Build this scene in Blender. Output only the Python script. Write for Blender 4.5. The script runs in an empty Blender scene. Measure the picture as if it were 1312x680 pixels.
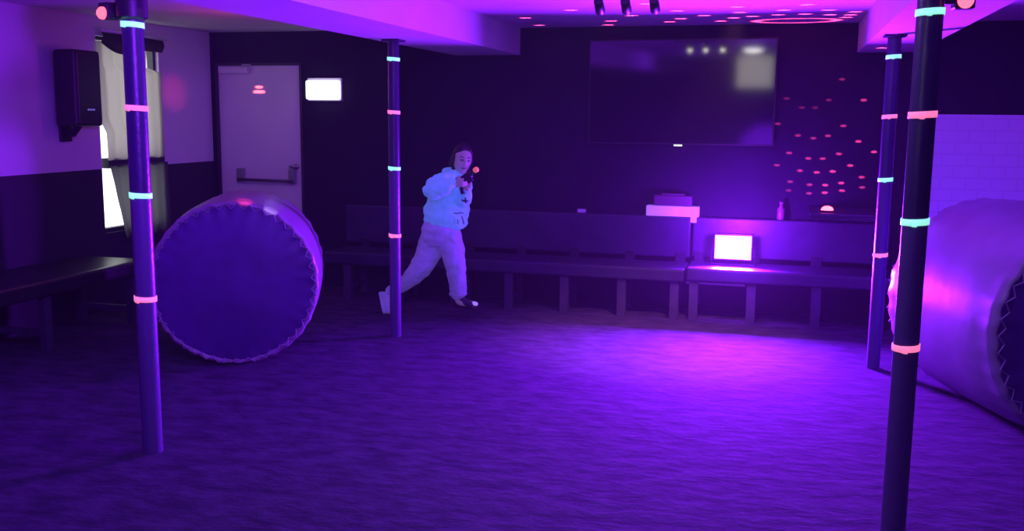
import bpy, bmesh, math, random
from mathutils import Vector, Matrix, noise
from mathutils.bvhtree import BVHTree
random.seed(7)
PI = math.pi
sc = bpy.context.scene
C = sc.collection
sc.view_settings.view_transform = 'Standard'
sc.view_settings.look = 'None'
sc.cycles.use_denoising = True
sc.cycles.max_bounces = 6
sc.cycles.diffuse_bounces = 3
sc.cycles.volume_bounces = 0
sc.cycles.sample_clamp_indirect = 3.0
sc.cycles.caustics_reflective = False
sc.cycles.caustics_refractive = False

# ------------------------------------------------------------------ materials
def mat(name, col, rough=.6, metal=0, emit=None, es=0, var=0, vscale=8, bump=0, bscale=40, spec=.5, trans=0):
    m = bpy.data.materials.new(name); m.use_nodes = True
    nt = m.node_tree; b = nt.nodes['Principled BSDF']
    b.inputs['Base Color'].default_value = (*col, 1)
    b.inputs['Roughness'].default_value = rough
    b.inputs['Metallic'].default_value = metal
    b.inputs['Specular IOR Level'].default_value = spec
    if emit:
        b.inputs['Emission Color'].default_value = (*emit, 1)
        b.inputs['Emission Strength'].default_value = es
    if trans: b.inputs['Transmission Weight'].default_value = trans
    tc = nt.nodes.new('ShaderNodeTexCoord')
    if var:
        n = nt.nodes.new('ShaderNodeTexNoise'); n.inputs['Scale'].default_value = vscale; n.inputs['Detail'].default_value = 5
        nt.links.new(tc.outputs['Object'], n.inputs['Vector'])
        r = nt.nodes.new('ShaderNodeMapRange'); r.inputs[1].default_value = .3; r.inputs[2].default_value = .7
        r.inputs[3].default_value = 1-var; r.inputs[4].default_value = 1+var
        nt.links.new(n.outputs['Fac'], r.inputs[0])
        mx = nt.nodes.new('ShaderNodeVectorMath'); mx.operation = 'SCALE'; mx.inputs[0].default_value = col
        nt.links.new(r.outputs[0], mx.inputs['Scale']); nt.links.new(mx.outputs[0], b.inputs['Base Color'])
    if bump:
        n = nt.nodes.new('ShaderNodeTexNoise'); n.inputs['Scale'].default_value = bscale; n.inputs['Detail'].default_value = 4
        nt.links.new(tc.outputs['Object'], n.inputs['Vector'])
        bp = nt.nodes.new('ShaderNodeBump'); bp.inputs['Strength'].default_value = bump; bp.inputs['Distance'].default_value = .02
        nt.links.new(n.outputs['Fac'], bp.inputs['Height']); nt.links.new(bp.outputs[0], b.inputs['Normal'])
    return m

def emis(name, col, s):
    m = bpy.data.materials.new(name); m.use_nodes = True; nt = m.node_tree
    for n in list(nt.nodes): nt.nodes.remove(n)
    o = nt.nodes.new('ShaderNodeOutputMaterial'); e = nt.nodes.new('ShaderNodeEmission')
    e.inputs[0].default_value = (*col, 1); e.inputs[1].default_value = s
    nt.links.new(e.outputs[0], o.inputs[0]); return m

UV = (.25, .010, 1.0)                                    # violet of the flood light
M = {}
M['white_paint'] = mat('white_paint', (.72, .70, .72), .7, var=.06, vscale=2, bump=.1, bscale=60)
M['ceiling_paint'] = mat('ceiling_paint', (.60, .60, .62), .75, var=.05, vscale=3, bump=.08, bscale=50)
M['black_wall'] = mat('black_wall', (.012, .010, .024), .75, var=.15, vscale=3, spec=.15)
M['black_plastic'] = mat('black_plastic', (.012, .011, .018), .45)
M['black_metal'] = mat('black_metal', (.02, .018, .03), .35)
M['post_paint'] = mat('post_paint', (.085, .055, .17), .38, var=.15, vscale=20, spec=.5)
M['tape_mint'] = mat('tape_mint', (.4, .9, .75), .5, emit=(.33, 1, .72), es=.95)
M['tape_pink'] = mat('tape_pink', (.9, .3, .4), .5, emit=(1, .21, .42), es=.95)
M['door_paint'] = mat('door_paint', (.62, .58, .60), .35, var=.05, vscale=2)
M['steel'] = mat('steel', (.35, .34, .36), .3, .8)
M['dark_steel'] = mat('dark_steel', (.08, .07, .09), .4, .5)
M['sign_white'] = emis('sign_white', (.97, 1, 1), 1.6)
M['plastic_white'] = mat('plastic_white', (.75, .74, .78), .5)
M['vinyl_bench'] = mat('vinyl_bench', (.03, .025, .055), .42, var=.2, vscale=6, bump=.15, bscale=12)
M['bench_wood'] = mat('bench_wood', (.05, .04, .075), .5, var=.2, vscale=10)
M['left_bench'] = mat('left_bench', (.015, .014, .02), .35, var=.2, vscale=6)
M['drum_shell'] = mat('drum_shell', (.29, .23, .34), .36, var=.1, vscale=5, bump=.12, bscale=7)
M['drum_face'] = mat('drum_face', (.085, .02, .21), .5, var=.2, vscale=4, bump=.3, bscale=6)
M['lace'] = mat('lace', (.30, .26, .36), .6)
M['tv_glass'] = mat('tv_glass', (.008, .007, .014), .07, spec=.6)
M['red_glow'] = emis('red_glow', (1, .06, .09), 9)
M['red_lens'] = emis('red_lens', (1, .09, .17), 3)
M['led_white'] = emis('led_white', (.8, .85, 1), 1.3)
M['led_blue'] = emis('led_blue', (.25, .2, 1), .5)
M['flood_glass'] = emis('flood_glass', UV, 130)
M['spot_lens'] = emis('spot_lens', (1, .95, .8), 22)
M['panel_glow'] = emis('panel_glow', (1, .95, .82), 4.5)
M['ceil_glow'] = emis('ceil_glow', (1, .97, .88), 45)
M['green_glow'] = emis('green_glow', (.15, 1, .6), 9)
M['daylight'] = emis('daylight', (.96, 1, .97), 2.2)
M['frame_dark'] = mat('frame_dark', (.02, .018, .03), .5)
M['red_box'] = mat('red_box', (.09, .05, .09), .6)
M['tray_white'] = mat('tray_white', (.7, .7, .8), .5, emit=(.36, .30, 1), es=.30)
M['pink_bottle'] = mat('pink_bottle', (.20, .09, .16), .4)
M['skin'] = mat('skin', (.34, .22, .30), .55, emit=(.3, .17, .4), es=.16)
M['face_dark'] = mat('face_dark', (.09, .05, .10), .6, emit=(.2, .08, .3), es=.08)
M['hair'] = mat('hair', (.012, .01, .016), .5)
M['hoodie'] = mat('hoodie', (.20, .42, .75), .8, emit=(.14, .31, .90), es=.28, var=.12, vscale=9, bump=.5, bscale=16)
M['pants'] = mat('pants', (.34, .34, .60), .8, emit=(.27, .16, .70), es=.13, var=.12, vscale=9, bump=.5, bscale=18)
M['print_ink'] = mat('print_ink', (.02, .02, .05), .7)
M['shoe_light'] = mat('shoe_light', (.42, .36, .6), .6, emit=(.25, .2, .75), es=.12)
M['shoe_dark'] = mat('shoe_dark', (.03, .025, .05), .5)
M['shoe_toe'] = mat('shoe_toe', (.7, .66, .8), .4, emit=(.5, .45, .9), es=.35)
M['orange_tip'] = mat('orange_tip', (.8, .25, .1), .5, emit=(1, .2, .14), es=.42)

def cloth_mat(name, col, rough):
    m = bpy.data.materials.new(name); m.use_nodes = True; nt = m.node_tree
    for n in list(nt.nodes): nt.nodes.remove(n)
    o = nt.nodes.new('ShaderNodeOutputMaterial'); mx = nt.nodes.new('ShaderNodeMixShader'); mx.inputs[0].default_value = .5
    d = nt.nodes.new('ShaderNodeBsdfDiffuse'); t = nt.nodes.new('ShaderNodeBsdfTranslucent')
    d.inputs[0].default_value = (*col, 1); t.inputs[0].default_value = (*col, 1)
    nz = nt.nodes.new('ShaderNodeTexNoise'); nz.inputs['Scale'].default_value = 7
    nt.links.new(d.outputs[0], mx.inputs[1]); nt.links.new(t.outputs[0], mx.inputs[2]); nt.links.new(mx.outputs[0], o.inputs[0]); return m
M['curtain'] = cloth_mat('curtain', (.40, .37, .33), .8)
M['curtain_dark'] = cloth_mat('curtain_dark', (.10, .10, .10), .8)

# left wall: white above a dark dado, split by height
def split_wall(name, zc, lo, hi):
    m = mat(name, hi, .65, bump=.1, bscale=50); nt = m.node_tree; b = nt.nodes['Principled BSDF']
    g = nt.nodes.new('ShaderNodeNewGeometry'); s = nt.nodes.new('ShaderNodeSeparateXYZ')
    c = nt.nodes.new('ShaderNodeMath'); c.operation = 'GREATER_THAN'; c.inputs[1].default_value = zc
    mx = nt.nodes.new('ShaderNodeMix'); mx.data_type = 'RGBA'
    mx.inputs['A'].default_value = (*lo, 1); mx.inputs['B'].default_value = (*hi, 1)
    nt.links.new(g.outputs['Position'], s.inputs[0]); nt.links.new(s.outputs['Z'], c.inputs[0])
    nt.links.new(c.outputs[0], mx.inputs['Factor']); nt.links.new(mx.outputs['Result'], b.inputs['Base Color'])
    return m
M['left_wall'] = split_wall('left_wall', 1.135, (.012, .009, .025), (.66, .60, .70))

M['post_paint'] = split_wall('post_paint', 1.2, (.09, .055, .17), (.03, .02, .075)); M['post_paint'].node_tree.nodes['Principled BSDF'].inputs['Roughness'].default_value = .36  # lighter below: shiny violet glints put into the base colour

def carpet_mat():
    m = bpy.data.materials.new('carpet'); m.use_nodes = True; nt = m.node_tree; b = nt.nodes['Principled BSDF']
    b.inputs['Roughness'].default_value = .95; b.inputs['Specular IOR Level'].default_value = .15
    tc = nt.nodes.new('ShaderNodeTexCoord')
    mp = nt.nodes.new('ShaderNodeMapping'); mp.inputs['Rotation'].default_value = (0, 0, math.radians(-15)); mp.inputs['Scale'].default_value = (1, 1.9, 1)
    nt.links.new(tc.outputs['Object'], mp.inputs['Vector'])
    n1 = nt.nodes.new('ShaderNodeTexNoise'); n1.inputs['Scale'].default_value = 5.5; n1.inputs['Detail'].default_value = 6; n1.inputs['Roughness'].default_value = .62
    n2 = nt.nodes.new('ShaderNodeTexNoise'); n2.inputs['Scale'].default_value = 90; n2.inputs['Detail'].default_value = 2
    nt.links.new(mp.outputs[0], n1.inputs['Vector']); nt.links.new(mp.outputs[0], n2.inputs['Vector'])
    cr = nt.nodes.new('ShaderNodeValToRGB')
    cr.color_ramp.elements[0].position = .34; cr.color_ramp.elements[0].color = (.034, .026, .063, 1)
    cr.color_ramp.elements[1].position = .68; cr.color_ramp.elements[1].color = (.092, .066, .138, 1)
    nt.links.new(n1.outputs['Fac'], cr.inputs[0])
    mx = nt.nodes.new('ShaderNodeMix'); mx.data_type = 'RGBA'; mx.blend_type = 'MULTIPLY'; mx.inputs['Factor'].default_value = .5
    nt.links.new(cr.outputs[0], mx.inputs['A']); nt.links.new(n2.outputs['Color'], mx.inputs['B'])
    nt.links.new(mx.outputs['Result'], b.inputs['Base Color'])
    bp = nt.nodes.new('ShaderNodeBump'); bp.inputs['Strength'].default_value = .5; bp.inputs['Distance'].default_value = .02
    nt.links.new(n1.outputs['Fac'], bp.inputs['Height']); nt.links.new(bp.outputs[0], b.inputs['Normal'])
    return m
M['carpet'] = carpet_mat()

def brick_mat():
    m = mat('painted_brick', (.6, .56, .6), .7); nt = m.node_tree; b = nt.nodes['Principled BSDF']
    tc = nt.nodes.new('ShaderNodeTexCoord'); mp = nt.nodes.new('ShaderNodeMapping'); mp.inputs['Rotation'].default_value = (PI/2, 0, 0)
    br = nt.nodes.new('ShaderNodeTexBrick'); br.inputs['Scale'].default_value = 3.3
    br.inputs['Color1'].default_value = (.68, .62, .73, 1); br.inputs['Color2'].default_value = (.665, .605, .715, 1); br.inputs['Mortar'].default_value = (.61, .55, .66, 1)
    br.inputs['Mortar Size'].default_value = .02
    nt.links.new(tc.outputs['Object'], mp.inputs[0]); nt.links.new(mp.outputs[0], br.inputs['Vector']); nt.links.new(br.outputs['Color'], b.inputs['Base Color'])
    bp = nt.nodes.new('ShaderNodeBump'); bp.inputs['Strength'].default_value = .1; bp.inputs['Distance'].default_value = .01
    nt.links.new(br.outputs['Color'], bp.inputs['Height']); nt.links.new(bp.outputs[0], b.inputs['Normal'])
    return m
M['brick'] = brick_mat()

# ------------------------------------------------------------------ helpers
def box(bm, x0, x1, y0, y1, z0, z1, bev=0, mi=0):
    vs = [bm.verts.new((x, y, z)) for z in (z0, z1) for y in (y0, y1) for x in (x0, x1)]
    fs = [bm.faces.new([vs[i] for i in q]) for q in ((0, 2, 3, 1), (4, 5, 7, 6), (0, 1, 5, 4), (2, 6, 7, 3), (0, 4, 6, 2), (1, 3, 7, 5))]
    for f in fs: f.material_index = mi
    if bev:
        es = list({e for f in fs for e in f.edges})
        bmesh.ops.bevel(bm, geom=es, offset=bev, segments=3, affect='EDGES', profile=.6)

def tube(bm, pts, r, seg=10, caps=True):
    pts = [Vector(p) for p in pts]; rr = r if isinstance(r, (list, tuple)) else [r]*len(pts)
    rings = []; prev = None
    for i, p in enumerate(pts):
        t = (pts[min(i+1, len(pts)-1)] - pts[max(i-1, 0)]).normalized()
        if prev is None:
            a = t.orthogonal().normalized()
        else:
            a = (prev - t*prev.dot(t)).normalized()
        prev = a; b = t.cross(a)
        rings.append([bm.verts.new(p + (a*math.cos(k*2*PI/seg) + b*math.sin(k*2*PI/seg))*rr[i]) for k in range(seg)])
    for i in range(len(rings)-1):
        for k in range(seg):
            bm.faces.new((rings[i][k], rings[i][(k+1) % seg], rings[i+1][(k+1) % seg], rings[i+1][k]))
    if caps:
        bm.faces.new(rings[0][::-1]); bm.faces.new(rings[-1])

def lathe(bm, prof, seg=32, mtx=None, cap0=True, cap1=True):
    # prof: (radius, height) about +Z
    mtx = mtx or Matrix(); rings = []
    for r, h in prof:
        rings.append([bm.verts.new(mtx @ Vector((r*math.cos(k*2*PI/seg), r*math.sin(k*2*PI/seg), h))) for k in range(seg)])
    for i in range(len(rings)-1):
        for k in range(seg):
            bm.faces.new((rings[i][k], rings[i][(k+1) % seg], rings[i+1][(k+1) % seg], rings[i+1][k]))
    if cap0: bm.faces.new(rings[0][::-1])
    if cap1: bm.faces.new(rings[-1])

def obj(name, bm, m, parent=None, smooth=False, label=None):
    bmesh.ops.recalc_face_normals(bm, faces=bm.faces)
    me = bpy.data.meshes.new(name); bm.to_mesh(me); bm.free()
    for mm in (m if isinstance(m, (list, tuple)) else [m]): me.materials.append(mm)
    if smooth:
        for p in me.polygons: p.use_smooth = True
    o = bpy.data.objects.new(name, me); C.objects.link(o)
    if parent: o.parent = parent
    if label: o['label'] = label
    return o

def smooth_angle(o, deg=35):
    me = o.data
    for p in me.polygons: p.use_smooth = True
    bm = bmesh.new(); bm.from_mesh(me)
    for e in bm.edges:
        if len(e.link_faces) == 2 and e.calc_face_angle(0) > math.radians(deg): e.smooth = False
    bm.to_mesh(me); bm.free()
    return o

def thing(name, label, cat, loc=(0, 0, 0), rotz=0, group=None):
    o = bpy.data.objects.new(name, None); C.objects.link(o); o.empty_display_size = .1
    o.location = loc; o.rotation_euler = (0, 0, rotz); o['label'] = label; o['category'] = cat
    if group: o['group'] = group
    return o

def tag(o, label, cat, group=None):
    o['label'] = label; o['category'] = cat
    if group: o['group'] = group
    return o

def struct(name, bm, m, parent=None, label=None):
    o = obj(name, bm, m, parent)
    if not parent: o['kind'] = 'structure'
    if label: o['label'] = label
    return o

def B(*boxes, bev=0):
    bm = bmesh.new()
    for b in boxes: box(bm, *b, bev=bev)
    return bm

# ------------------------------------------------------------------ the room (x along back wall, y towards it)
XL, XR, YB, YF, H = -5.21, 3.4, 8.18, -2.6, 2.32
struct('floor', B((XL-.15, XR+.15, YF-.15, YB+.15, -.1, 0)), M['carpet'])
struct('ceiling', B((XL-.15, XR+.15, YF-.15, YB+.15, H, H+.1)), M['ceiling_paint'])
DX0, DX1, DZ = -5.146, -4.28, 2.03
struct('wall_back', B((XL-.12, DX0, YB, YB+.12, 0, H), (DX0, DX1, YB, YB+.12, DZ, H), (DX1, XR+.12, YB, YB+.12, 0, H)), M['black_wall'])
WY0, WY1, WZ0, WZ1 = 6.60, 7.39, .62, 2.17
struct('wall_left', B((XL-.12, XL, YF-.12, WY0, 0, H), (XL-.12, XL, WY1, YB, 0, H), (XL-.12, XL, WY0, WY1, 0, WZ0), (XL-.12, XL, WY0, WY1, WZ1, H)), M['left_wall'])
struct('wall_right', B((XR, XR+.12, YF-.12, YB, 0, H)), M['black_wall'])
struct('wall_front', B((XL, XR, YF-.12, YF, 0, H)), M['black_wall'])
# downstand beams over the two rows of posts
BZ = 2.095
struct('trim_1', B((-2.79, -2.215, YF, YB, BZ, H)), M['ceiling_paint'])
struct('trim_2', B((.50, .93, YF, YB, BZ, H)), M['ceiling_paint'])
# painted brick half wall on the right, behind the right-hand drum
struct('wall_partition', B((.925, XR, 6.90, 7.05, 0, 1.618)), M['brick'])

# ---- door with panic bar
door = struct('door_1', B((DX0+.012, DX1-.012, YB+.012, YB+.06, .008, DZ-.012)), M['door_paint'])
bm = bmesh.new()
box(bm, -4.945, -4.885, YB-.045, YB+.013, .945, 1.075, .006); box(bm, -4.41, -4.35, YB-.045, YB+.013, .945, 1.075, .006)
obj('bar_bracket', bm, M['steel'], door)
bm = bmesh.new(); tube(bm, [(-4.93, YB-.055, .972), (-4.365, YB-.055, .968)], .013, 12); obj('push_bar', bm, M['dark_steel'], door, True)
bm = bmesh.new(); box(bm, -5.10, -4.80, YB-.05, YB+.013, 1.945, 2.005, .006)
tube(bm, [(-4.86, YB-.04, 1.99), (-4.72, YB-.12, 2.02), (-4.86, YB-.02, 2.024)], .008, 8)
obj('door_closer', bm, M['door_paint'], door)
bm = bmesh.new(); tube(bm, [(-4.40, YB-.03, 1.10), (-4.33, YB-.03, 1.10)], .012, 10); lathe(bm, [(.026, 0), (.026, .012)], 16, Matrix.Translation((-4.345, YB+.004, 1.10)) @ Matrix.Rotation(PI/2, 4, 'X'))
obj('door_handle', bm, M['steel'], door, True)
bm = B((DX0-.012, DX0+.012, YB-.012, YB+.1, 0, DZ+.012), (DX1-.012, DX1+.012, YB-.012, YB+.1, 0, DZ+.012), (DX0+.012, DX1-.012, YB-.012, YB+.1, DZ-.012, DZ+.012))
struct('trim_3', bm, M['frame_dark'])

# ---- window in the left wall, daylight behind it
bm = bmesh.new()
fw = .035
box(bm, XL-.09, XL-.03, WY0, WY0+.02, WZ0, WZ1); box(bm, XL-.09, XL-.03, WY1-fw, WY1, WZ0, WZ1)
box(bm, XL-.09, XL-.03, WY0+.02, WY1-fw, WZ0, WZ0+fw); box(bm, XL-.09, XL-.03, WY0+.02, WY1-fw, WZ1-.03, WZ1)
box(bm, XL-.09, XL+.008, WY0+.07, WY1+.02, 1.135, 1.215)
win = struct('window_1', bm, M['frame_dark'])
obj('daylight_pane', B((XL-.115, XL-.10, WY0, WY1, WZ0, WZ1)), M['daylight'], win, label='pane of bright daylight')

def curtain_bm(yfun0, yfun1, z0, z1, x, amp, folds, nz=26, ny=48):
    bm = bmesh.new(); g = []
    for i in range(nz+1):
        z = z0 + (z1-z0)*i/nz; row = []
        a, b = yfun0(z), yfun1(z)
        for k in range(ny+1):
            t = k/ny; y = a + (b-a)*t
            xx = x + amp*math.sin(t*folds*2*PI + .6*math.sin(z*3)) + .006*noise.noise(Vector((y*9, z*5, 1)))
            row.append(bm.verts.new((xx, y, z)))
        g.append(row)
    for i in range(nz):
        for k in range(ny): bm.faces.new((g[i][k], g[i][k+1], g[i+1][k+1], g[i+1][k]))
    return bm
cur = thing('window_curtain', 'grey cloth curtain covering the daylit window behind the left foreground post', 'curtain', (XL+.02, 7.0, 2.19))
def pin(o, root):
    o.parent = root; o.matrix_parent_inverse = Matrix.Translation(root.location).inverted(); return o
o = obj('upper_drape', curtain_bm(lambda z: 6.655 - .085*min(1, max(0, (z-1.42)/.12)), lambda z: 7.40 - (.20 if z > 1.95 else 0), 1.20, 2.13, XL+.02, .010, 5), M['curtain'], None, True); pin(o, cur)
o = obj('lower_drape', curtain_bm(lambda z: 6.81 - .14*((z-.60)/.56), lambda z: 7.43, .56, 1.16, XL+.024, .010, 5), M['curtain_dark'], None, True, 'dark lower drape'); pin(o, cur)
bm = bmesh.new(); tube(bm, [(XL+.085, 6.56, 2.207), (XL+.085, 7.41, 2.192)], .011, 10); o = obj('curtain_rod', bm, M['plastic_white'], None, True); pin(o, cur)
bm = bmesh.new()
g0 = []
for k in range(25):
    t = k/24; y = 6.60 + .78*t; sag = .075*math.sin(PI*min(1, t*1.6))*(1 if t < .63 else .4) if t < .63 else .03
    g0.append((bm.verts.new((XL+.06, y, 2.195)), bm.verts.new((XL+.075, y, 2.165-sag)), bm.verts.new((XL+.05, y, 2.115-sag))))
for k in range(24):
    for j in range(2): bm.faces.new((g0[k][j], g0[k+1][j], g0[k+1][j+1], g0[k][j+1]))
o = obj('valance', bm, M['hair'], None, True, 'black sagging strip along the curtain top'); pin(o, cur)

# ------------------------------------------------------------------ wall speaker
spk = thing('wall_speaker', 'black loudspeaker mounted high on the purple-lit left wall', 'speaker', (XL, 6.2, 1.47))
def at(o, root): return pin(o, root)
bm = bmesh.new(); box(bm, XL+.05, XL+.232, 6.062, 6.35, 1.475, 2.03, .025); at(obj('cabinet', bm, M['black_plastic']), spk)
bm = bmesh.new(); box(bm, XL+.228, XL+.242, 6.082, 6.33, 1.50, 2.005, .008); at(obj('grille', bm, M['black_metal']), spk)
bm = bmesh.new()
for k in range(3): box(bm, XL+.241, XL+.2455, 6.17+k*.028, 6.19+k*.028, 1.592, 1.604)
at(obj('badge', bm, M['led_blue'], label='small glowing badge'), spk)
bm = bmesh.new(); tube(bm, [(XL+.005, 6.2, 1.43), (XL+.08, 6.2, 1.42), (XL+.13, 6.2, 1.478)], .028, 12); box(bm, XL, XL+.02, 6.14, 6.26, 1.36, 1.50, .005); at(obj('bracket', bm, M['black_metal']), spk)

# ------------------------------------------------------------------ lit box sign by the door
sg = thing('exit_light', 'glowing white emergency light box on the black wall right of the door', 'light', (-4.03, YB, 1.80))
bm = bmesh.new(); box(bm, -4.20, -3.865, YB-.03, YB+.003, 1.70, 1.905, .006); at(obj('housing', bm, M['plastic_white']), sg)
bm = bmesh.new(); box(bm, -4.195, -3.87, YB-.085, YB-.028, 1.712, 1.882, .018); at(obj('diffuser', bm, M['sign_white'], None, True), sg)

# ------------------------------------------------------------------ television
tv = thing('television', 'large dark flat television hung on the black back wall', 'television', (-.85, YB-.05, 1.786))
tv.rotation_euler = (math.radians(.7), 0, math.radians(-1.7))
hw, hh = .757, .424
bm = B((-hw, hw, -.015, .035, -hh, hh), bev=.004); obj('bezel', bm, M['black_plastic'], tv)
bm = B((-hw+.012, hw-.012, -.019, -.0145, -hh+.014, hh-.012)); obj('screen', bm, M['tv_glass'], tv)
bm = B((-.035, .035, -.021, -.0145, -hh-.012, -hh+.002), bev=.003); obj('led_bar', bm, M['led_white'], tv, label='small white standby light')
bm = B((-.2, .2, .03, .045, -.15, .15)); obj('wall_mount', bm, M['black_metal'], tv)

# ------------------------------------------------------------------ benches on the back wall
def bench(name, label, x0, x1, ztop, legs, parent_group=None):
    t = thing(name, label, 'bench', ((x0+x1)/2, 7.85, 0), 0, parent_group)
    bm = bmesh.new(); box(bm, x0, x1, 7.61, 8.04, ztop-.105, ztop, .02); at(obj('seat', bm, M['vinyl_bench']), t)
    bm = bmesh.new(); box(bm, x0, x1, 8.05, 8.13, ztop+.03, .778, .015); at(obj('backrest', bm, M['vinyl_bench']), t)
    for x in legs:
        bm = bmesh.new(); box(bm, x-.035, x+.035, 7.64, 7.70, 0, ztop-.10, .004); box(bm, x-.03, x+.03, 7.98, 8.03, 0, ztop-.10, .004); box(bm, x-.02, x+.02, 7.70, 7.98, .08, .12)
        at(obj('leg', bm, M['bench_wood']), t)
        bm = bmesh.new(); box(bm, x-.04, x+.04, 8.036, 8.056, ztop-.08, ztop+.075, .004); at(obj('back_support', bm, M['black_metal']), t)
    return t
bench('wall_bench', 'long dark padded bench with backrest along the back wall, behind the running person', -3.80, -.715, .41, (-3.6, -3.1, -2.62, -2.148, -1.68, -1.21, -.79))
b2 = bench('wall_bench', 'shorter dark padded bench under the blazing violet flood light', -.70, .82, .425, (-.64, -.20, .28, .74))
bm = bmesh.new(); box(bm, -.70, -.25, 7.645, 7.665, .295, .310); at(obj('rail', bm, M['steel'], label='thin bright rail under the seat'), b2)

# left wall bench
lb = thing('side_bench', 'low dark bench along the left wall below the curtained window', 'bench', (-4.9, 5.6, 0))
bm = bmesh.new(); box(bm, XL+.01, -4.62, 3.2, 6.32, .375, .485, .03); at(obj('seat', bm, M['left_bench']), lb)
for y in (3.4, 4.35, 5.3, 6.2):
    bm = bmesh.new(); box(bm, -4.72, -4.66, y-.03, y+.03, 0, .38, .004); box(bm, XL+.03, XL+.09, y-.03, y+.03, 0, .38, .004); box(bm, XL+.09, -4.72, y-.02, y+.02, .1, .14)
    at(obj('leg', bm, M['bench_wood']), lb)

# ------------------------------------------------------------------ things on the benches and ledge
fl = thing('flood_light', 'blazing violet LED flood light standing on the bench seat', 'flood light', (-.36, 7.83, .425))
bm = bmesh.new(); box(bm, -.155, .155, -.005, .055, .04, .255, .012)
for k in range(9): box(bm, -.135+k*.03, -.120+k*.03, .055, .085, .06, .235)
obj('housing', bm, M['black_metal'], fl)
bm = B((-.14, .14, -.012, -.004, .055, .24)); obj('lamp_glass', bm, M['flood_glass'], fl, label='glowing violet-white glass')
bm = bmesh.new(); tube(bm, [(-.16, .025, .15), (-.17, .025, .008), (.17, .025, .008), (.16, .025, .15)], .008, 8); box(bm, -.10, .10, -.02, .07, 0, .012); obj('stand', bm, M['black_metal'], fl)

bx = thing('white_tray', 'white shallow box sitting on the bench backrest left of the flood light', 'box', (-.87, 8.09, .778))
bm = bmesh.new(); box(bm, -.215, .215, -.05, .05, 0, .085, .008); obj('box_body', bm, M['tray_white'], bx)
bm = bmesh.new(); box(bm, .15, .20, -.052, -.04, -.045, .004, .004); obj('flap', bm, M['tray_white'], bx)
bm = bmesh.new(); box(bm, -.16, .15, -.042, .042, 0, .085, .01); box(bm, -.10, .09, -.03, .03, .085, .10, .004)
o = tag(obj('red_carton', bm, M['red_box']), 'dull red carton resting on top of the white box', 'box'); o.location = (-.865, 8.09, .864)
bm = bmesh.new(); box(bm, -.04, .03, -.02, .02, 0, .03, .006); o = tag(obj('white_clip', bm, M['plastic_white']), 'small pale block lying on the backrest ledge behind the person', 'block'); o.location = (-1.63, 8.09, .779)
bm = bmesh.new(); lathe(bm, [(.026, 0), (.03, .01), (.03, .085), (.014, .105), (.014, .125), (.017, .127), (.017, .145)], 20)
o = tag(obj('drink_bottle', bm, M['pink_bottle'], None, True), 'small pinkish bottle on the bench backrest right of the flood light', 'bottle'); o.location = (-.01, 8.09, .779)
sh = thing('wall_shelf', 'dark narrow shelf on the back wall carrying the red dome light', 'shelf', (.44, 8.1, .88))
bm = bmesh.new(); box(bm, .20, .68, 7.60, 8.18, .868, .886, .004); at(obj('shelf_board', bm, M['vinyl_bench']), sh)
for x in (.25, .61):
    bm = bmesh.new(); box(bm, x, x+.02, 7.9, 8.18, .80, .868); at(obj('shelf_bracket', bm, M['black_metal']), sh)
bm = bmesh.new(); box(bm, .21, .67, 7.62, 7.64, .835, .868); at(obj('front_rail', bm, M['black_metal']), sh)
dm = thing('disco_dome', 'glowing red dome of a small laser party light on the shelf', 'party light', (.327, 7.72, .886))
bm = bmesh.new(); lathe(bm, [(.05, 0), (.052, .012), (.046, .016)], 28); obj('dome_base', bm, M['black_plastic'], dm, True)
bm = bmesh.new(); lathe(bm, [(.046*math.cos(a), .014+.034*math.sin(a)) for a in [k*PI/2/9 for k in range(9)]]+[(.003, .048)], 28); obj('dome_lens', bm, M['red_glow'], dm, True)

# ------------------------------------------------------------------ posts
def post(x, y, top, label, rad=.046):
    t = thing('support_post', label, 'post', (x, y, 0), 0, 'support posts')
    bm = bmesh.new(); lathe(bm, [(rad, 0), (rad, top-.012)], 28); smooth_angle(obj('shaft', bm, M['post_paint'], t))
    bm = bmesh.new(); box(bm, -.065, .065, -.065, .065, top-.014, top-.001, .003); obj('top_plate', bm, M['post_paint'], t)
    for z, m in ((.735, 'tape_pink'), (1.21, 'tape_mint'), (1.60, 'tape_pink'), (1.962, 'tape_mint')):
        bm = bmesh.new(); n = 28
        # wrap of tape with a slightly lifted end
        rings = []
        for k in range(n+3):
            a = -2.0 + k*2*PI/n; r = rad + .0045 + (.004 if k > n-1 else 0) + .0003*math.sin(5*a); dz = .003*math.sin(a+x*3) - (.004 if k > n else 0)
            rings.append((bm.verts.new((r*math.cos(a), r*math.sin(a), z-.012+dz)), bm.verts.new((r*math.cos(a), r*math.sin(a), z+.012+dz)),
                          bm.verts.new(((r-.004)*math.cos(a), (r-.004)*math.sin(a), z+.012+dz)), bm.verts.new(((r-.004)*math.cos(a), (r-.004)*math.sin(a), z-.012+dz))))
        for k in range(n+2):
            for j in range(4): bm.faces.new((rings[k][j], rings[k+1][j], rings[k+1][(j+1) % 4], rings[k][(j+1) % 4]))
        obj('tape_band', bm, M[m], t, True, 'glowing pink tape band' if m == 'tape_pink' else 'glowing mint tape band')
    return t
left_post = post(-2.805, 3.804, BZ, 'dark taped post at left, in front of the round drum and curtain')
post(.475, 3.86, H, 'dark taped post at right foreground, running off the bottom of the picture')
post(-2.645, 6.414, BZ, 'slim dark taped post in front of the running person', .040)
post(.612, 6.519, BZ, 'dark taped post just behind and left of the right foreground post', .041)

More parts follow.
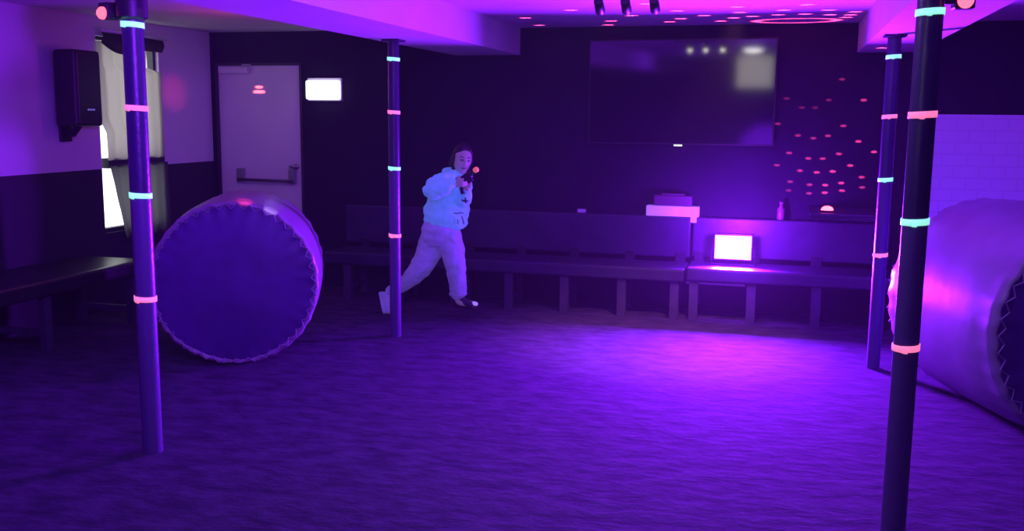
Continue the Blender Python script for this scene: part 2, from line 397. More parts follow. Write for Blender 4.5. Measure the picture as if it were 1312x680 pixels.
# red signal lamps strapped near the post tops
def signal(loc, aim, label, c0, c1):
    t = thing('signal_lamp', label, 'lamp', loc, aim)
    bm = bmesh.new(); box(bm, -.035, .035, -.0, .06, -.03, .045, .008); obj('lamp_body', bm, M['black_plastic'], t)
    bm = bmesh.new(); box(bm, c0, c1, .01, .04, -.012, .012, .003); obj('clamp', bm, M['black_metal'], t)
    bm = bmesh.new(); lathe(bm, [(.028, 0), (.026, .012), (.016, .022), (.003, .026)], 20, Matrix.Translation((0, .001, -.002)) @ Matrix.Rotation(PI/2, 4, 'X')); obj('lamp_lens', bm, M['red_lens'], t, True)
    return t
signal((-2.918, 3.755, 2.012), -.3, 'small red glowing lamp at the top of the left foreground post', .03, .042)
signal((.585, 3.83, 2.0), .1, 'small red glowing lamp at the top of the right foreground post', -.060, -.03)
bm = bmesh.new(); lathe(bm, [(.05, 0), (.068, .012), (.068, .10), (.05, .108)], 28)
o = smooth_angle(obj('collar_unit', bm, M['black_plastic'], left_post, False, 'black cylindrical unit clamped round the post top')); o.location = (0, 0, 1.982)

# ------------------------------------------------------------------ ceiling track spots (three lit heads facing the television)
tr = thing('track_light', 'ceiling track with three dark spotlight heads at the top edge', 'ceiling light', (-.95, 5.92, H))
bm = bmesh.new(); box(bm, -.32, .32, -.02, .02, -.03, 0, .003); obj('track', bm, M['black_metal'], tr)
for dx in (-.165, -.005, .165):
    bm = bmesh.new(); tube(bm, [(dx, 0, -.028), (dx, 0, -.07)], .008, 8)
    lathe(bm, [(.022, -.05), (.028, -.045), (.030, .045), (.026, .05)], 20, Matrix.Translation((dx, 0, -.085)) @ Matrix.Rotation(math.radians(-125), 4, 'X'))
    hd = obj('lamp_head', bm, M['black_plastic'], tr, True)
    bm = bmesh.new(); lathe(bm, [(.022, .0505), (.018, .054)], 20, Matrix.Translation((dx, 0, -.085)) @ Matrix.Rotation(math.radians(-125), 4, 'X')); obj('lens', bm, M['spot_lens'], hd)

# things high up near the camera that the television mirrors
cl = thing('ceiling_lamp', 'round flush ceiling lamp mirrored at the upper right of the television', 'ceiling light', (-.68, 3.9, H))
bm = bmesh.new(); lathe(bm, [(.14, 0), (.14, -.02), (.12, -.028)], 32); obj('lamp_rim', bm, M['plastic_white'], cl, True)
bm = bmesh.new(); lathe(bm, [(.118, -.027), (.09, -.045), (.01, -.052)], 32); obj('lamp_glass', bm, M['ceil_glow'], cl, True)
lp = thing('hanging_banner', 'cream glowing banner mirrored at the right side of the television', 'banner', (-.86, 1.6, H))
bm = bmesh.new(); box(bm, -.25, .25, -.004, .004, -.46, -.012); obj('banner_cloth', bm, M['panel_glow'], lp)  # emission stands in for lamplight on the cloth
bm = bmesh.new(); tube(bm, [(-.27, 0, -.012), (.27, 0, -.012)], .01, 8); obj('banner_rod', bm, M['black_metal'], lp)

# ------------------------------------------------------------------ inflatable drums
def drum(label, center, axis, R=.545, L=.95, rf=.5):
    # axis: horizontal direction from the front face to the back
    a = Vector((axis[0], axis[1], 0)).normalized()
    t = thing('inflatable_drum', label, 'inflatable', (center[0], center[1], 0), math.atan2(a.y, a.x), 'inflatable drum barriers')
    # local: x = along axis (front at 0), y sideways, z up
    zc = R*.985; SEG = 120
    prof = [(0.015, rf-.015), (0.0, rf), (.0, rf+.006), (.02, (rf+R)/2+.008), (.07, R-.008), (.16, R), (.3, R+.004), (L-.3, R+.004), (L-.16, R), (L-.07, R-.008), (L-.02, (rf+R)/2+.008), (L, rf+.006), (L, rf)]
    def P(x, r, k):
        ph = k*2*PI/SEG
        w = math.exp(-min(x, L-x)/.09)
        rr = r*(1 + .010*w*math.sin(ph*30) + .004*math.sin(ph*7+x*5))
        z = zc + rr*math.sin(ph)
        if z < .004: z = .004
        return Vector((x + .006*w*math.cos(ph*30), rr*math.cos(ph), z))
    bm = bmesh.new(); rings = [[bm.verts.new(P(x, r, k)) for k in range(SEG)] for x, r in prof]
    for i in range(len(rings)-1):
        for k in range(SEG): bm.faces.new((rings[i][k], rings[i][(k+1) % SEG], rings[i+1][(k+1) % SEG], rings[i+1][k]))
    obj('shell', bm, M['drum_shell'], t, True, 'pale outer skin with gathered edges')
    for side in (0, 1):
        bm = bmesh.new(); NR = 14; rr_ = []
        for i in range(NR+1):
            q = i/NR; row = []
            for k in range(SEG):
                ph = k*2*PI/SEG; r = rf*1.005*q
                pull = .010*(q**14)*math.sin(ph*30 + .5)
                x = -.045*(1-q*q) + .012 + pull + .012*noise.noise(Vector((r*3*math.cos(ph), r*3*math.sin(ph), 3.1)))
                x = x if side == 0 else L - x
                z = max(.006, zc + r*math.sin(ph)); row.append(bm.verts.new((x, r*math.cos(ph), z)))
            rr_.append(row)
        for i in range(NR):
            for k in range(SEG):
                if i == 0:
                    if k % 2 == 0: pass
                bm.faces.new((rr_[i][k], rr_[i][(k+1) % SEG], rr_[i+1][(k+1) % SEG], rr_[i+1][k])) if i else None
        bm.faces.new(rr_[1])
        obj('face_panel', bm, M['drum_face'], t, True, 'dark violet round end panel')
        # zigzag lacing
        bm = bmesh.new(); pts = []
        N = 84
        for k in range(N+1):
            ph = k*2*PI/N; r = rf-.024 if k % 2 else rf+.010
            x = -.018 if side == 0 else L+.018
            pts.append((x, r*math.cos(ph), max(.02, zc + r*math.sin(ph))))
        tube(bm, pts, .0038, 6); obj('lacing', bm, M['lace'], t, False, 'pale zigzag lacing round the rim')
    return t
drum('round inflatable drum behind the left post, dark violet laced face towards the room', (-3.30, 5.36), (-.42, .907), R=.527, rf=.502)
drum('pale inflatable drum lying behind the right foreground post, seen along its side', (1.535, 5.20), (-.35, .937), R=.575, L=1.1, rf=.548)

# ------------------------------------------------------------------ the running person
PO, PROT = Vector((-2.62, 7.08, 0)), math.radians(19.1)
person = thing('person', 'person in pale blue hoodie and lavender sweatpants running and aiming a toy blaster', 'person', PO, PROT)
def Lp(a, b, z): return Vector((a, -b, z))            # a: right, b: towards the room, z: up

def ring_loft(bm, rings, seg=28):
    # rings: (centre, ra, rb, normal)
    R = []
    for c, ra, rb, n in rings:
        n = Vector(n).normalized(); x = (Vector((1, 0, 0)) - n*n.x).normalized(); y = n.cross(x)
        R.append([bm.verts.new(Vector(c) + x*ra*math.cos(k*2*PI/seg) + y*rb*math.sin(k*2*PI/seg)) for k in range(seg)])
    for i in range(len(R)-1):
        for k in range(seg): bm.faces.new((R[i][k], R[i][(k+1) % seg], R[i+1][(k+1) % seg], R[i+1][k]))
    bm.faces.new(R[0][::-1]); bm.faces.new(R[-1])

def spline(pts, rad, n=5):
    # smooth the joint chain (Catmull-Rom) so limbs taper and bend softly
    P = [Vector(p) for p in pts]; out, ro = [], []
    for i in range(len(P)-1):
        p0, p1, p2, p3 = P[max(i-1, 0)], P[i], P[i+1], P[min(i+2, len(P)-1)]
        for k in range(n):
            t = k/n
            out.append(.5*((2*p1) + (p2-p0)*t + (2*p0-5*p1+4*p2-p3)*t*t + (3*p1-p0-3*p2+p3)*t**3)); ro.append(rad[i]*(1-t)+rad[i+1]*t)
    out.append(P[-1]); ro.append(rad[-1]); return out, ro

def limb(bm, pts, rad, seg=18, ends=True):
    p, r = spline([Lp(*q) for q in pts], rad); tube(bm, p, r, seg)
    if ends:
        for q, s in ((p[0], r[0]), (p[-1], r[-1])): blob(bm, q, (s, s, s))

def blob(bm, c, s, rot=None, sub=3):
    m = Matrix.Translation(c) @ (rot.to_4x4() if rot else Matrix()) @ Matrix.Diagonal((*s, 1))
    bmesh.ops.create_icosphere(bm, subdivisions=sub, radius=1, matrix=m)

def remeshed(name, bm, voxel, mats, parent, smooth_it=2, folds=0, fscale=14):
    bmesh.ops.recalc_face_normals(bm, faces=bm.faces)
    me = bpy.data.meshes.new(name); bm.to_mesh(me); bm.free()
    tmp = bpy.data.objects.new(name, me); C.objects.link(tmp)
    md = tmp.modifiers.new('r', 'REMESH'); md.mode = 'VOXEL'; md.voxel_size = voxel
    if smooth_it:
        ms = tmp.modifiers.new('s', 'SMOOTH'); ms.factor = .5; ms.iterations = smooth_it
    dg = bpy.context.evaluated_depsgraph_get(); me2 = bpy.data.meshes.new_from_object(tmp.evaluated_get(dg))
    bpy.data.objects.remove(tmp); bpy.data.meshes.remove(me)
    me2.name = name
    if folds:
        nrm = [v.normal.copy() for v in me2.vertices]
        for v, n in zip(me2.vertices, nrm):
            f = noise.noise(Vector((v.co.x*fscale, v.co.y*fscale, v.co.z*fscale*1.7))) + .5*noise.noise(v.co*fscale*2.3)
            v.co += n*f*folds
    me2.materials.clear()
    for mm in mats: me2.materials.append(mm)
    for p in me2.polygons: p.use_smooth = True; p.material_index = 0
    o = bpy.data.objects.new(name, me2); C.objects.link(o); o.parent = parent
    return o

# --- body: one continuous skin
HC = Lp(.242, .055, 1.248)
HR = (Matrix.Rotation(math.radians(180+16), 3, 'Z') @ Matrix.Rotation(math.radians(-6), 3, 'X'))  # face towards the room, a little to the right
HR = Matrix.Rotation(math.radians(7), 3, 'Y') @ HR
bm = bmesh.new()
hb = bmesh.new(); bmesh.ops.create_icosphere(hb, subdivisions=5, radius=1)
def g(d, c, s): return math.exp(-((d-Vector(c)).length/s)**2)
for v in hb.verts:
    d = v.co.normalized(); x, y, z = d
    px, py, pz = x*.071, y*.088, z*.113
    if z < 0:
        px *= 1 - .26*(-z)**1.3; py *= 1 - .10*(-z) if y > 0 else 1 - .35*(-z)
    if y > 0: px *= 1 - .06*y
    f = 0
    f += .021*g(d, (0, .99, -.16), .15) + .012*g(d, (0, .99, .04), .12)       # nose tip and bridge
    f -= .010*g(d, (.36, .90, .06), .17) + .010*g(d, (-.36, .90, .06), .17)   # eye sockets
    f += .006*g(d, (.34, .90, .24), .16) + .006*g(d, (-.34, .90, .24), .16)   # brows
    f += .005*g(d, (.5, .8, -.2), .25) + .005*g(d, (-.5, .8, -.2), .25)       # cheeks
    f += .008*g(d, (0, .86, -.50), .16) - .006*g(d, (0, .78, -.64), .1) + .010*g(d, (0, .62, -.80), .22)  # lips, chin
    v.co = Vector((px, py, pz)) + d*f
for s in (-1, 1):
    bmesh.ops.create_icosphere(hb, subdivisions=2, radius=1, matrix=Matrix.Translation((s*.071, -.008, -.005)) @ Matrix.Diagonal((.010, .019, .030, 1)))  # ears
hm = bpy.data.meshes.new('h'); 
for v in hb.verts: v.co = HC + HR @ v.co
hb.to_mesh(hm); hb.free(); bm.from_mesh(hm); bpy.data.meshes.remove(hm)
limb(bm, [(.213, .01, 1.07), (.226, .025, 1.13), (.238, .04, 1.19)], [.050, .041, .045])
ring_loft(bm, [(Lp(.085, 0, .62), .12, .10, (.2, 0, 1)), (Lp(.09, 0, .72), .125, .095, (.25, 0, 1)), (Lp(.125, 0, .86), .11, .085, (.3, 0, 1)),
               (Lp(.165, .01, .99), .125, .09, (.3, 0, 1)), (Lp(.195, .01, 1.07), .115, .075, (.3, 0, 1)), (Lp(.215, .012, 1.115), .05, .05, (.3, 0, 1))])
limb(bm, [(.13, .08, 1.085), (.065, .20, 1.06), (.025, .285, 1.03), (.10, .33, 1.06), (.180, .345, 1.085)], [.05, .045, .038, .034, .026])
limb(bm, [(.255, -.05, 1.08), (.268, .04, 1.0), (.262, .12, .94), (.268, .20, 1.0), (.275, .275, 1.055)], [.048, .043, .037, .033, .025])
limb(bm, [(.15, .04, .62), (.18, .055, .52), (.205, .06, .42), (.215, .035, .29), (.218, .02, .15)], [.085, .072, .055, .05, .034])
limb(bm, [(.03, -.04, .62), (-.02, -.035, .50), (-.08, -.03, .40), (-.185, -.08, .28), (-.335, -.14, .17)], [.088, .074, .055, .05, .034])
limb(bm, [(.215, .018, .16), (.25, .04, .135), (.33, .085, .125)], [.034, .034, .026])
limb(bm, [(-.355, -.15, .15), (-.352, -.145, .10), (-.342, -.135, .035)], [.033, .034, .024])
def hand(bm, wrist, dirv, nrm, side, curl):
    # palm and five separate curled fingers; dirv along the palm, nrm out of the palm, side across to the thumb
    w, d, n, s = Vector(wrist), Vector(dirv).normalized(), Vector(nrm).normalized(), Vector(side).normalized()
    for q in range(4):
        o = s*(.024 - q*.0155)
        tube(bm, [w + s*(.012-q*.008), w + d*.03 + o*.8, w + d*.066 + o], [.012, .0125, .0105], 10)
        ln = (.036, .040, .037, .029)[q]; p = w + d*.066 + o; pts = [p]; ang = .25
        for seg_ in range(3):
            ang += curl*(.7, 1, .8)[seg_]; p = p + (d*math.cos(ang) + n*math.sin(ang))*ln*(1, .72, .6)[seg_]; pts.append(p)
        tube(bm, pts, [.0088, .0082, .0076, .006], 10)
    tube(bm, [w + d*.018 + s*.016, w + d*.036 + s*.040 + n*.008, w + d*.058 + s*.046 + n*.026, w + d*.072 + s*.038 + n*.042], [.013, .0105, .009, .007], 10)
GD = Lp(.165, .115, .125).normalized()                # blaster direction
hand(bm, Lp(.180, .345, 1.085), Lp(.8, .35, .12), Lp(.1, -.5, .0) , Lp(-.05, .1, 1), .85)
hand(bm, Lp(.275, .275, 1.055), Lp(.05, .8, .45), Lp(-.1, -.3, 1), Lp(-1, .2, .1), .75)
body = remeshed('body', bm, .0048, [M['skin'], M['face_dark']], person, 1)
inv = HR.inverted()
for p in body.data.polygons:
    q = inv @ (p.center - HC)
    if q.y > .03 and p.center.z > 1.13:
        eye = min(((abs(q.x)-.027)/.015)**2 + ((q.z-.008)/.0075)**2, 9)
        brow = abs(q.z-.030-.1*(.028-abs(abs(q.x)-.028))) < .004 and .012 < abs(q.x) < .045
        mouth = (q.x/.022)**2 + ((q.z+.052)/.0055)**2
        if eye < 1 or brow or mouth < 1: p.material_index = 1

# --- hoodie
bm = bmesh.new()
ring_loft(bm, [(Lp(.098, 0, .735), .150, .125, (.22, 0, 1)), (Lp(.102, 0, .755), .166, .140, (.22, 0, 1)), (Lp(.112, 0, .80), .176, .15, (.25, 0, 1)), (Lp(.135, 0, .90), .168, .145, (.28, 0, 1)),
               (Lp(.160, .005, 1.0), .157, .135, (.3, 0, 1)), (Lp(.185, .008, 1.075), .142, .115, (.3, 0, 1)), (Lp(.208, .01, 1.125), .10, .09, (.3, 0, 1)), (Lp(.226, .015, 1.155), .066, .064, (.3, 0, 1))])
limb(bm, [(.135, .06, 1.085), (.075, .19, 1.07), (.022, .285, 1.035), (.085, .33, 1.055), (.152, .345, 1.078)], [.082, .080, .074, .066, .050])
limb(bm, [(.240, -.05, 1.075), (.245, .04, 1.0), (.245, .12, .95), (.258, .19, 1.0), (.270, .245, 1.038)], [.075, .068, .062, .055, .044])
blob(bm, Lp(.165, -.055, 1.135), (.085, .06, .05)); limb(bm, [(.15, .02, 1.145), (.155, -.06, 1.15), (.225, -.09, 1.15), (.29, -.04, 1.13)], [.028, .036, .036, .026])
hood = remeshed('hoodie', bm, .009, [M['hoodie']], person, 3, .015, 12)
tree = BVHTree.FromPolygons([v.co for v in hood.data.vertices], [tuple(p.vertices) for p in hood.data.polygons])
def mark(pts, w=.004):
    prev = None; bm = bmesh.new()
    for i, (a, z) in enumerate(pts):
        d0 = Vector(pts[min(i+1, len(pts)-1)]) - Vector(pts[max(i-1, 0)]); nx, nz = -d0.y, d0.x; l = math.hypot(nx, nz) or 1; nx, nz = nx/l*w, nz/l*w
        vs = []
        for sg in (-1, 1):
            h = tree.ray_cast(Lp(a+sg*nx, 1, z+sg*nz), Vector((0, 1, 0)))
            if h[0] is None: vs = None; break
            vs.append(bm.verts.new(h[0] + h[1]*.003))
        if vs and prev: bm.faces.new((prev[0], prev[1], vs[1], vs[0]))
        prev = vs
    obj('print_mark', bm, M['print_ink'], person, False, 'dark mark of the chest print')
mark([(.235, .958), (.250, .948), (.262, .955), (.272, .945), (.285, .950)], .006)
mark([(.262, .975), (.266, .960), (.262, .940), (.272, .928)], .005)
mark([(.175, .845), (.20, .843), (.225, .847), (.25, .845)], .0035)
mark([(.236, .82), (.245, .79), (.252, .768), (.248, .755)], .004)
mark([(.205, .80), (.21, .78), (.205, .765)], .003)
bm = bmesh.new(); p, r = spline([Lp(.238, .17, 1.115), Lp(.235, .14, 1.05), Lp(.222, .15, 1.0)], [.004, .004, .004]); tube(bm, p, r, 8)
obj('drawstring', bm, M['hoodie'], person, True)
bm = bmesh.new(); p, r = spline([Lp(.27, .14, 1.105), Lp(.272, .13, 1.05), Lp(.262, .135, 1.01)], [.004, .004, .004]); tube(bm, p, r, 8)
obj('drawstring', bm, M['hoodie'], person, True)

# --- sweatpants
bm = bmesh.new()
ring_loft(bm, [(Lp(.095, 0, .765), .135, .115, (.25, 0, 1)), (Lp(.085, 0, .70), .155, .132, (.2, 0, 1)), (Lp(.075, 0, .63), .155, .135, (.1, 0, 1)), (Lp(.08, 0, .585), .13, .115, (0, 0, 1))])
limb(bm, [(.145, .04, .63), (.172, .055, .53), (.192, .06, .43), (.208, .04, .30), (.214, .022, .215)], [.105, .094, .080, .074, .066])
limb(bm, [(.02, -.04, .62), (-.025, -.035, .50), (-.085, -.03, .395), (-.19, -.08, .285), (-.318, -.135, .195)], [.112, .100, .086, .064, .048])
for q in ((.212, .025, .245), (.216, .022, .20)):
    blob(bm, Lp(*q), (.074, .070, .022))
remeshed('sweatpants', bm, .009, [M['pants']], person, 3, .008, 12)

# --- shoes
def shoe(name_label, heel, toe, up, mt, toecap):
    h, t = Lp(*heel), Lp(*toe); d = (t-h); ln = d.length; d.normalize(); u = Lp(*up); u = (u - d*u.dot(d)).normalized(); s = d.cross(u)
    bm = bmesh.new(); rows = []
    prof = [(-.02, .020, .05, 0), (0, .038, .10, 0), (.25, .040, .105, 0), (.45, .038, .062, 0), (.7, .044, .048, 0), (.9, .038, .038, .004), (1.0, .024, .028, .008), (1.03, .008, .016, .012)]
    for f, hw_, ht, lift in prof:
        c = h + d*ln*f; ring = []
        for k in range(20):
            an = k*2*PI/20; x = math.cos(an); z = math.sin(an)
            ring.append(bm.verts.new(c + s*hw_*x + u*((ht*.5 + ht*.5*z) if z > 0 else max(0, ht*.5+ht*.6*z)) + u*lift))
        rows.append(ring)
    for i in range(len(rows)-1):
        for k in range(20): bm.faces.new((rows[i][k], rows[i][(k+1) % 20], rows[i+1][(k+1) % 20], rows[i+1][k]))
    bm.faces.new(rows[0][::-1]); bm.faces.new(rows[-1])
    sh_ = obj('shoe', bm, M[mt], person, True, name_label)
    bm = bmesh.new(); R2 = []
    for f, hw_ in ((-.05, .022), (0, .036), (.3, .036), (.7, .047), (.92, .04), (1.03, .020)):
        c = h + d*ln*f; R2.append([bm.verts.new(c + s*hw_*a + u*b) for a, b in ((-1, -.018), (1, -.018), (1, .006), (-1, .006))])
    for i in range(len(R2)-1):
        for k in range(4): bm.faces.new((R2[i][k], R2[i][(k+1) % 4], R2[i+1][(k+1) % 4], R2[i+1][k]))
    bm.faces.new(R2[0][::-1]); bm.faces.new(R2[-1])
    obj('sole', bm, M['shoe_light' if mt == 'shoe_light' else 'black_plastic'], sh_)
    if toecap:
        bm = bmesh.new(); blob(bm, h + d*ln*.88 + u*.024, (.034, .022, .020), Matrix((s, d, u)).transposed().to_3x3() @ Matrix.Diagonal((1, 1.6, 1)).to_3x3()); obj('toe_cap', bm, M['shoe_toe'], sh_, True, 'pale toe cap')
shoe('dark sneaker with a pale toe on the leading foot', (.185, -.01, .112), (.352, .095, .108), (0, 0, 1), 'shoe_dark', True)
shoe('pale sneaker, toe down, on the trailing foot', (-.395, -.15, .180), (-.362, -.132, .022), (1, .1, .22), 'shoe_light', False)

# --- hair
bm = bmesh.new(); bmesh.ops.create_icosphere(bm, subdivisions=5, radius=1)
kill = []
for v in bm.verts:
    d = v.co.normalized(); x, y, z = d
    r = Vector((x*.081, y*.098, z*.132))
    hl = .66 - .35*x*x                                # hairline
    if y > 0.05 and z < hl and abs(x) < .92: r = Vector((x*.060, y*.070, z*.095))     # sinks below the face
    if y <= .05 and z < -.2: r *= 1.05
    v.co = HC + HR @ (r*(1+.02*noise.noise(d*9)) + Vector((0, -.004, .002)))
p, r = spline([HC + HR @ Vector(q) for q in ((0, -.085, .02), (.02, -.125, -.01), (.03, -.13, -.08), (.02, -.115, -.15))], [.03, .036, .032, .008]); tube(bm, p, r, 14)
obj('hair', bm, M['hair'], person, True)

# ------------------------------------------------------------------ toy blaster in the hands
bl = thing('toy_blaster', 'dark toy blaster with glowing orange tip held by the running person', 'toy', PO, PROT)
G0 = Lp(.252, .355, 1.115); U_ = Vector((0, 0, 1)); U_ = (U_ - GD*U_.dot(GD)).normalized(); S_ = GD.cross(U_)
GM = Matrix((GD, S_, U_)).transposed().to_4x4(); GM.translation = G0
def gobj(name, bm, m, smooth=False, label=None):
    bmesh.ops.transform(bm, matrix=GM, verts=bm.verts); return obj(name, bm, m, bl, smooth, label)
bm = bmesh.new(); box(bm, -.085, .075, -.017, .017, -.018, .032, .008); box(bm, -.06, -.02, -.008, .008, .032, .046, .003); gobj('blaster_body', bm, M['black_plastic'])
bm = bmesh.new(); tube(bm, [(-.045, 0, -.01), (-.062, 0, -.085)], [.016, .017], 12); gobj('grip', bm, M['black_plastic'], True)
bm = bmesh.new(); tube(bm, [(.065, 0, .010), (.115, 0, .010)], .014, 14); box(bm, .02, .07, -.012, .012, -.045, -.015, .005); gobj('barrel', bm, M['black_metal'], True)
bm = bmesh.new(); lathe(bm, [(.016, 0), (.020, .006), (.020, .028), (.013, .036)], 18, Matrix.Translation((.112, 0, .010)) @ Matrix.Rotation(PI/2, 4, 'Y')); gobj('muzzle_tip', bm, M['orange_tip'], True, 'glowing orange muzzle tip')

# ------------------------------------------------------------------ lights
def lamp(name, kind, loc, energy, col, aim=None, **kw):
    l = bpy.data.lights.new(name, kind); l.energy = energy; l.color = col
    for k, v in kw.items(): setattr(l, k, v)
    o = bpy.data.objects.new(name, l); C.objects.link(o); o.location = loc
    if aim: o.rotation_euler = (Vector(aim)-Vector(loc)).to_track_quat('-Z', 'Y').to_euler()
    return o
# violet fill added behind the camera, also mirrored in the television
lamp('uv_fill', 'AREA', (-.95, -1.9, .72), 17, (.19, .012, 1), (-3.2, 6, .7), shape='DISK', size=1.0)
lamp('fill_right', 'SPOT', (2.6, 4.9, 2.25), 95, (.24, .015, 1), (1.45, 6.9, 1.40), spot_size=math.radians(60), spot_blend=.8, shadow_soft_size=.2)  # added to brighten the brick half wall
lamp('fill_left', 'AREA', (-1.2, 2.3, 2.0), 42, (.22, .010, 1), (-5.2, 5.0, 1.8), size=.4, spread=math.radians(110))  # added to brighten the left wall
lamp('fill_side', 'AREA', (-4.3, 1.6, 2.15), 2, (.16, .02, 1), (-3.4, 5.5, .6), size=.5)  # weak extra fill added towards the left drum
lamp('warm_fill', 'SPOT', (-.3, 5.95, 2.2), 330, (1, .34, .36), (-.75, 6.75, 0), spot_size=math.radians(62), spot_blend=.9, shadow_soft_size=.05)  # added near the track to redden the far floor
lamp('door_wash', 'SPOT', (-3.2, 5.6, 2.2), 26, (.55, .30, 1), (-4.75, 8.18, 1.35), spot_size=math.radians(48), spot_blend=.8, shadow_soft_size=.1)  # added spot that lifts the door
lamp('red_wash', 'POINT', (-3.9, 6.5, 1.9), 3.5, (1, .06, .5), shadow_soft_size=.1)  # added red light that pinkens the left wall by the corner
fb = lamp('flood_beam', 'AREA', (-.36, 7.812, .5725), 640, UV, (-.36, 0, .9), shape='RECTANGLE', size=.28, size_y=.185, spread=math.radians(146))
# added spot imitating the flood's glow on the wall and bench
lamp('flood_glow_fill', 'SPOT', (-.33, 7.38, .78), 210, (.26, .012, 1), (-.30, 8.18, .62), spot_size=math.radians(140), spot_blend=1, shadow_soft_size=.05)
# red and white dots from the party lights
def dot(loc, aim, e, col, deg, blend=.5):
    lamp('party_beam', 'SPOT', loc, e, col, aim, spot_size=math.radians(deg), spot_blend=blend, shadow_soft_size=0)
PL = (.2, 4.2, 2.25)
dot((-2.2, 5.2, 2.05), (-5.21, 7.586, 1.76), 170, (1, .03, .25), 6, 1)
dot((-1.6, 3.2, 2.25), (-3.25, 5.44, 1.045), 1000, (1, .05, .14), 2.2, .6)
dot((-1.6, 3.2, 2.25), (-3.06, 5.43, 1.015), 600, (.6, .45, .8), 2.0, .6)
# laser dome: one lamp whose colour is a pattern of beams
wall_dots = [(0.4,1.89,.25),(-0.01,1.74,.15),(0.31,1.73,.2),(0.11,1.67,.15),(0.21,1.67,.15),(0.57,1.73,.7),(-0.07,1.54,.3),(0.43,1.53,.55),(0.09,1.45,.4),(0.21,1.43,.4),(0.32,1.45,.5),(0.55,1.41,.9),(0.03,1.31,.45),(0.18,1.27,.55),(0.29,1.27,.6),(0.41,1.31,.7),(0.67,1.33,1),(-0.06,1.21,.45),(0.12,1.17,.6),(0.25,1.16,.8),(0.37,1.17,.9),(0.5,1.22,.9),(0.59,1.13,.7),(0.05,1.08,.4),(0.2,1.06,.5),(0.32,1.06,.9),(0.44,1.08,.9),(0.6,1.05,.5),(0.04,1.01,.3),(0.2,0.99,.5),(0.32,1.0,.9),(0.45,1.02,.8)]
ceil_dots = [(-1.5,6.9),(-1.96,7.37),(-2.0,7.98),(-1.36,7.72),(-1.44,8.04),(-1.14,7.34),(-0.93,6.61),(-0.78,7.08),(-0.81,7.63),(-0.92,7.86),(-0.36,6.9),(-0.36,7.26),(-0.62,7.43),(-0.53,7.87),(-0.42,7.64),(-0.28,7.55),(-0.06,7.16),(-0.1,7.47),(0.09,6.85),(0.09,7.45),(0.24,7.21),(0.26,7.53),(0.4,7.56),(0.42,7.36),(0.38,7.74)]
DOME = Vector((.327, 7.72, .945))
GE = 500.0
gl = lamp('laser_dome', 'POINT', DOME, GE, (1, 1, 1), shadow_soft_size=0)
gl.data.use_nodes = True; nt = gl.data.node_tree; em = nt.nodes['Emission']
tc = nt.nodes.new('ShaderNodeTexCoord'); acc = None
def N(op, a, b=None):
    n = nt.nodes.new('ShaderNodeMath'); n.operation = op
    for k, q in enumerate((a, b)):
        if q is None: continue
        if isinstance(q, (int, float)): n.inputs[k].default_value = q
        else: nt.links.new(q, n.inputs[k])
    return n.outputs[0]
def comb(a, b):
    n = nt.nodes.new('ShaderNodeCombineXYZ'); nt.links.new(a, n.inputs[0]); nt.links.new(b, n.inputs[1]); return n.outputs[0]
sp = nt.nodes.new('ShaderNodeSeparateXYZ'); nt.links.new(tc.outputs['Normal'], sp.inputs[0])
# the beams drawn as they fan out: elliptical on the wall side, round overhead
DW, DC = YB-DOME.y, H-DOME.z
EA, EB, EC, ED = .024, .011, .046, .030
iy = N('DIVIDE', DW, N('MAXIMUM', sp.outputs[1], .001)); iz = N('DIVIDE', DC, N('MAXIMUM', sp.outputs[2], .001))
wv = comb(N('DIVIDE', N('MULTIPLY', sp.outputs[0], iy), EA), N('DIVIDE', N('MULTIPLY', sp.outputs[2], iy), EB))
cv = comb(N('DIVIDE', N('MULTIPLY', sp.outputs[0], iz), EC), N('DIVIDE', N('MULTIPLY', sp.outputs[1], iz), ED))
def beam(vec, c, amp, r0=1.25, r1=.6):
    global acc
    v = nt.nodes.new('ShaderNodeVectorMath'); v.operation = 'DISTANCE'; v.inputs[1].default_value = (c[0], c[1], 0)
    nt.links.new(vec, v.inputs[0])
    mr = nt.nodes.new('ShaderNodeMapRange'); mr.interpolation_type = 'SMOOTHSTEP'
    mr.inputs[1].default_value = r1; mr.inputs[2].default_value = r0; mr.inputs[3].default_value = amp/GE; mr.inputs[4].default_value = 0
    nt.links.new(v.outputs['Value'], mr.inputs[0])
    acc = mr.outputs[0] if acc is None else N('ADD', acc, mr.outputs[0])
for x, z, s in wall_dots:
    d = (Vector((x, YB, z))-DOME); beam(wv, (d.x/EA, d.z/EB), s*2100*d.length**3/DW)
for x, y in ceil_dots:
    d = (Vector((x, y, H))-DOME); beam(cv, (d.x/EC, d.y/ED), 420*d.length**3/DC)
for k in range(30):
    d = Vector((.03+.30*math.cos(k*PI/15), 7.93+.17*math.sin(k*PI/15), H))-DOME; beam(cv, (d.x/EC, d.y/ED), 190*d.length**3/DC, 1.3, .3)
for q in ((.64, 7.7, BZ),):
    d = (Vector(q)-DOME)*(DC/(q[2]-DOME.z)); beam(cv, (d.x/EC, d.y/ED), 500*d.length**2)
nt.links.new(acc, em.inputs['Strength']); em.inputs['Color'].default_value = (1, .05, .20, 1)
lamp('fill_player', 'SPOT', (-.2, 2.6, 2.2), 75, (.20, .20, 1), (-2.6, 7.08, .7), spot_size=math.radians(17), spot_blend=.7, shadow_soft_size=.1)  # added spot that models the person's clothes
lamp('fill_up', 'AREA', (-4.3, 2.2, .5), 4, (.26, .03, 1), (-4.0, 5.2, 2.32), size=.4)  # added uplight for the left part of the ceiling
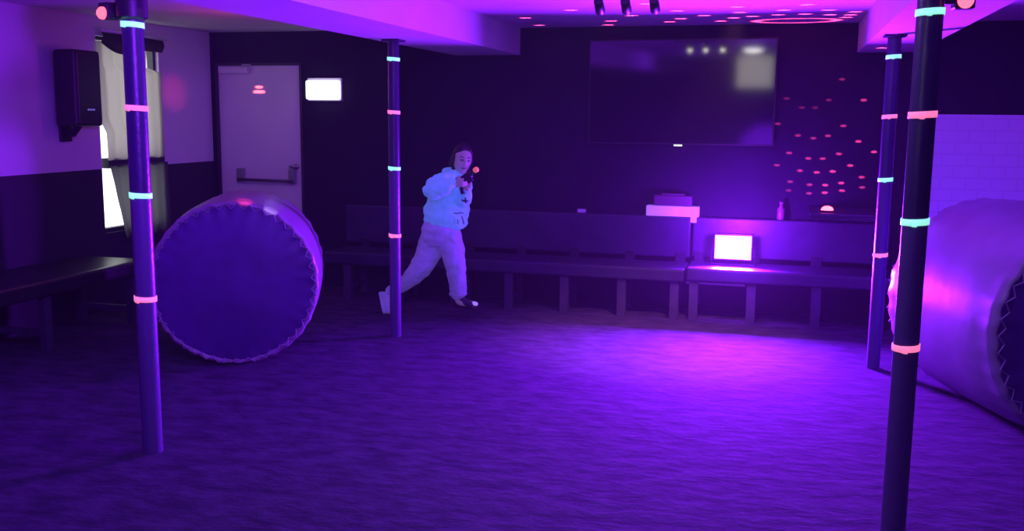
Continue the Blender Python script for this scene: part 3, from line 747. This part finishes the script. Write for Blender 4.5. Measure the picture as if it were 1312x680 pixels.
# red two-bar mark thrown on the door
DL = Vector((-2.2, 5.2, 2.05)); ql = lamp('door_mark', 'POINT', DL, 600, (1, 1, 1), shadow_soft_size=0)
ql.data.use_nodes = True; nt = ql.data.node_tree; em = nt.nodes['Emission']; tc = nt.nodes.new('ShaderNodeTexCoord')
sp = nt.nodes.new('ShaderNodeSeparateXYZ'); nt.links.new(tc.outputs['Normal'], sp.inputs[0])
dy = YB+.012-DL.y; iy = N('DIVIDE', dy, N('MAXIMUM', sp.outputs[1], .001)); ux = N('MULTIPLY', sp.outputs[0], iy); uz = N('MULTIPLY', sp.outputs[2], iy)
tot = None
for cx, cz, hx, hz in ((-4.716, 1.823, .046, .016), (-4.716, 1.780, .068, .017)):
    a = N('SUBTRACT', 1.0, N('DIVIDE', N('ABSOLUTE', N('SUBTRACT', ux, cx-DL.x)), hx)); b = N('SUBTRACT', 1.0, N('DIVIDE', N('ABSOLUTE', N('SUBTRACT', uz, cz-DL.z)), hz))
    m_ = N('MINIMUM', N('MULTIPLY', N('MAXIMUM', N('MULTIPLY', a, hx/.016), 0.0), N('MAXIMUM', b, 0.0)), 1.0)
    m_ = N('MULTIPLY', m_, N('GREATER_THAN', sp.outputs[1], 0.0)); tot = m_ if tot is None else N('ADD', tot, m_)
nt.links.new(N('MULTIPLY', tot, 9.0), em.inputs['Strength']); em.inputs['Color'].default_value = (1, .10, .12, 1)
# low spot added for a faint streak of light on the carpet
lamp('floor_streak', 'SPOT', (-.95, 3.65, .42), 26, (.22, .05, 1), (-2.10, 5.78, 0), spot_size=math.radians(2.2), spot_blend=1, shadow_soft_size=0)

# ------------------------------------------------------------------ air haze and world
w = bpy.data.worlds.new('world'); sc.world = w; w.use_nodes = True; nt = w.node_tree
nt.nodes['Background'].inputs[0].default_value = (0, 0, 0, 1)
vs = nt.nodes.new('ShaderNodeVolumeScatter'); vs.inputs['Density'].default_value = (.003); vs.inputs['Anisotropy'].default_value = .2
nt.links.new(vs.outputs[0], nt.nodes['World Output'].inputs['Volume'])

# ------------------------------------------------------------------ camera
cd = bpy.data.cameras.new('camera'); co = bpy.data.objects.new('camera', cd); C.objects.link(co)
cd.sensor_width = 36; cd.lens = 34.28; cd.clip_start = .05
r, u, f = Vector((0.96319312, 0.26863944, 0.0095852)), Vector((-0.04977129, 0.14318426, 0.98844377)), Vector((-0.26416253, 0.9525393, -0.15128463))
mw = Matrix((r, u, -f)).transposed().to_4x4(); mw.translation = (0, 0, 1.58); co.matrix_world = mw
sc.camera = co
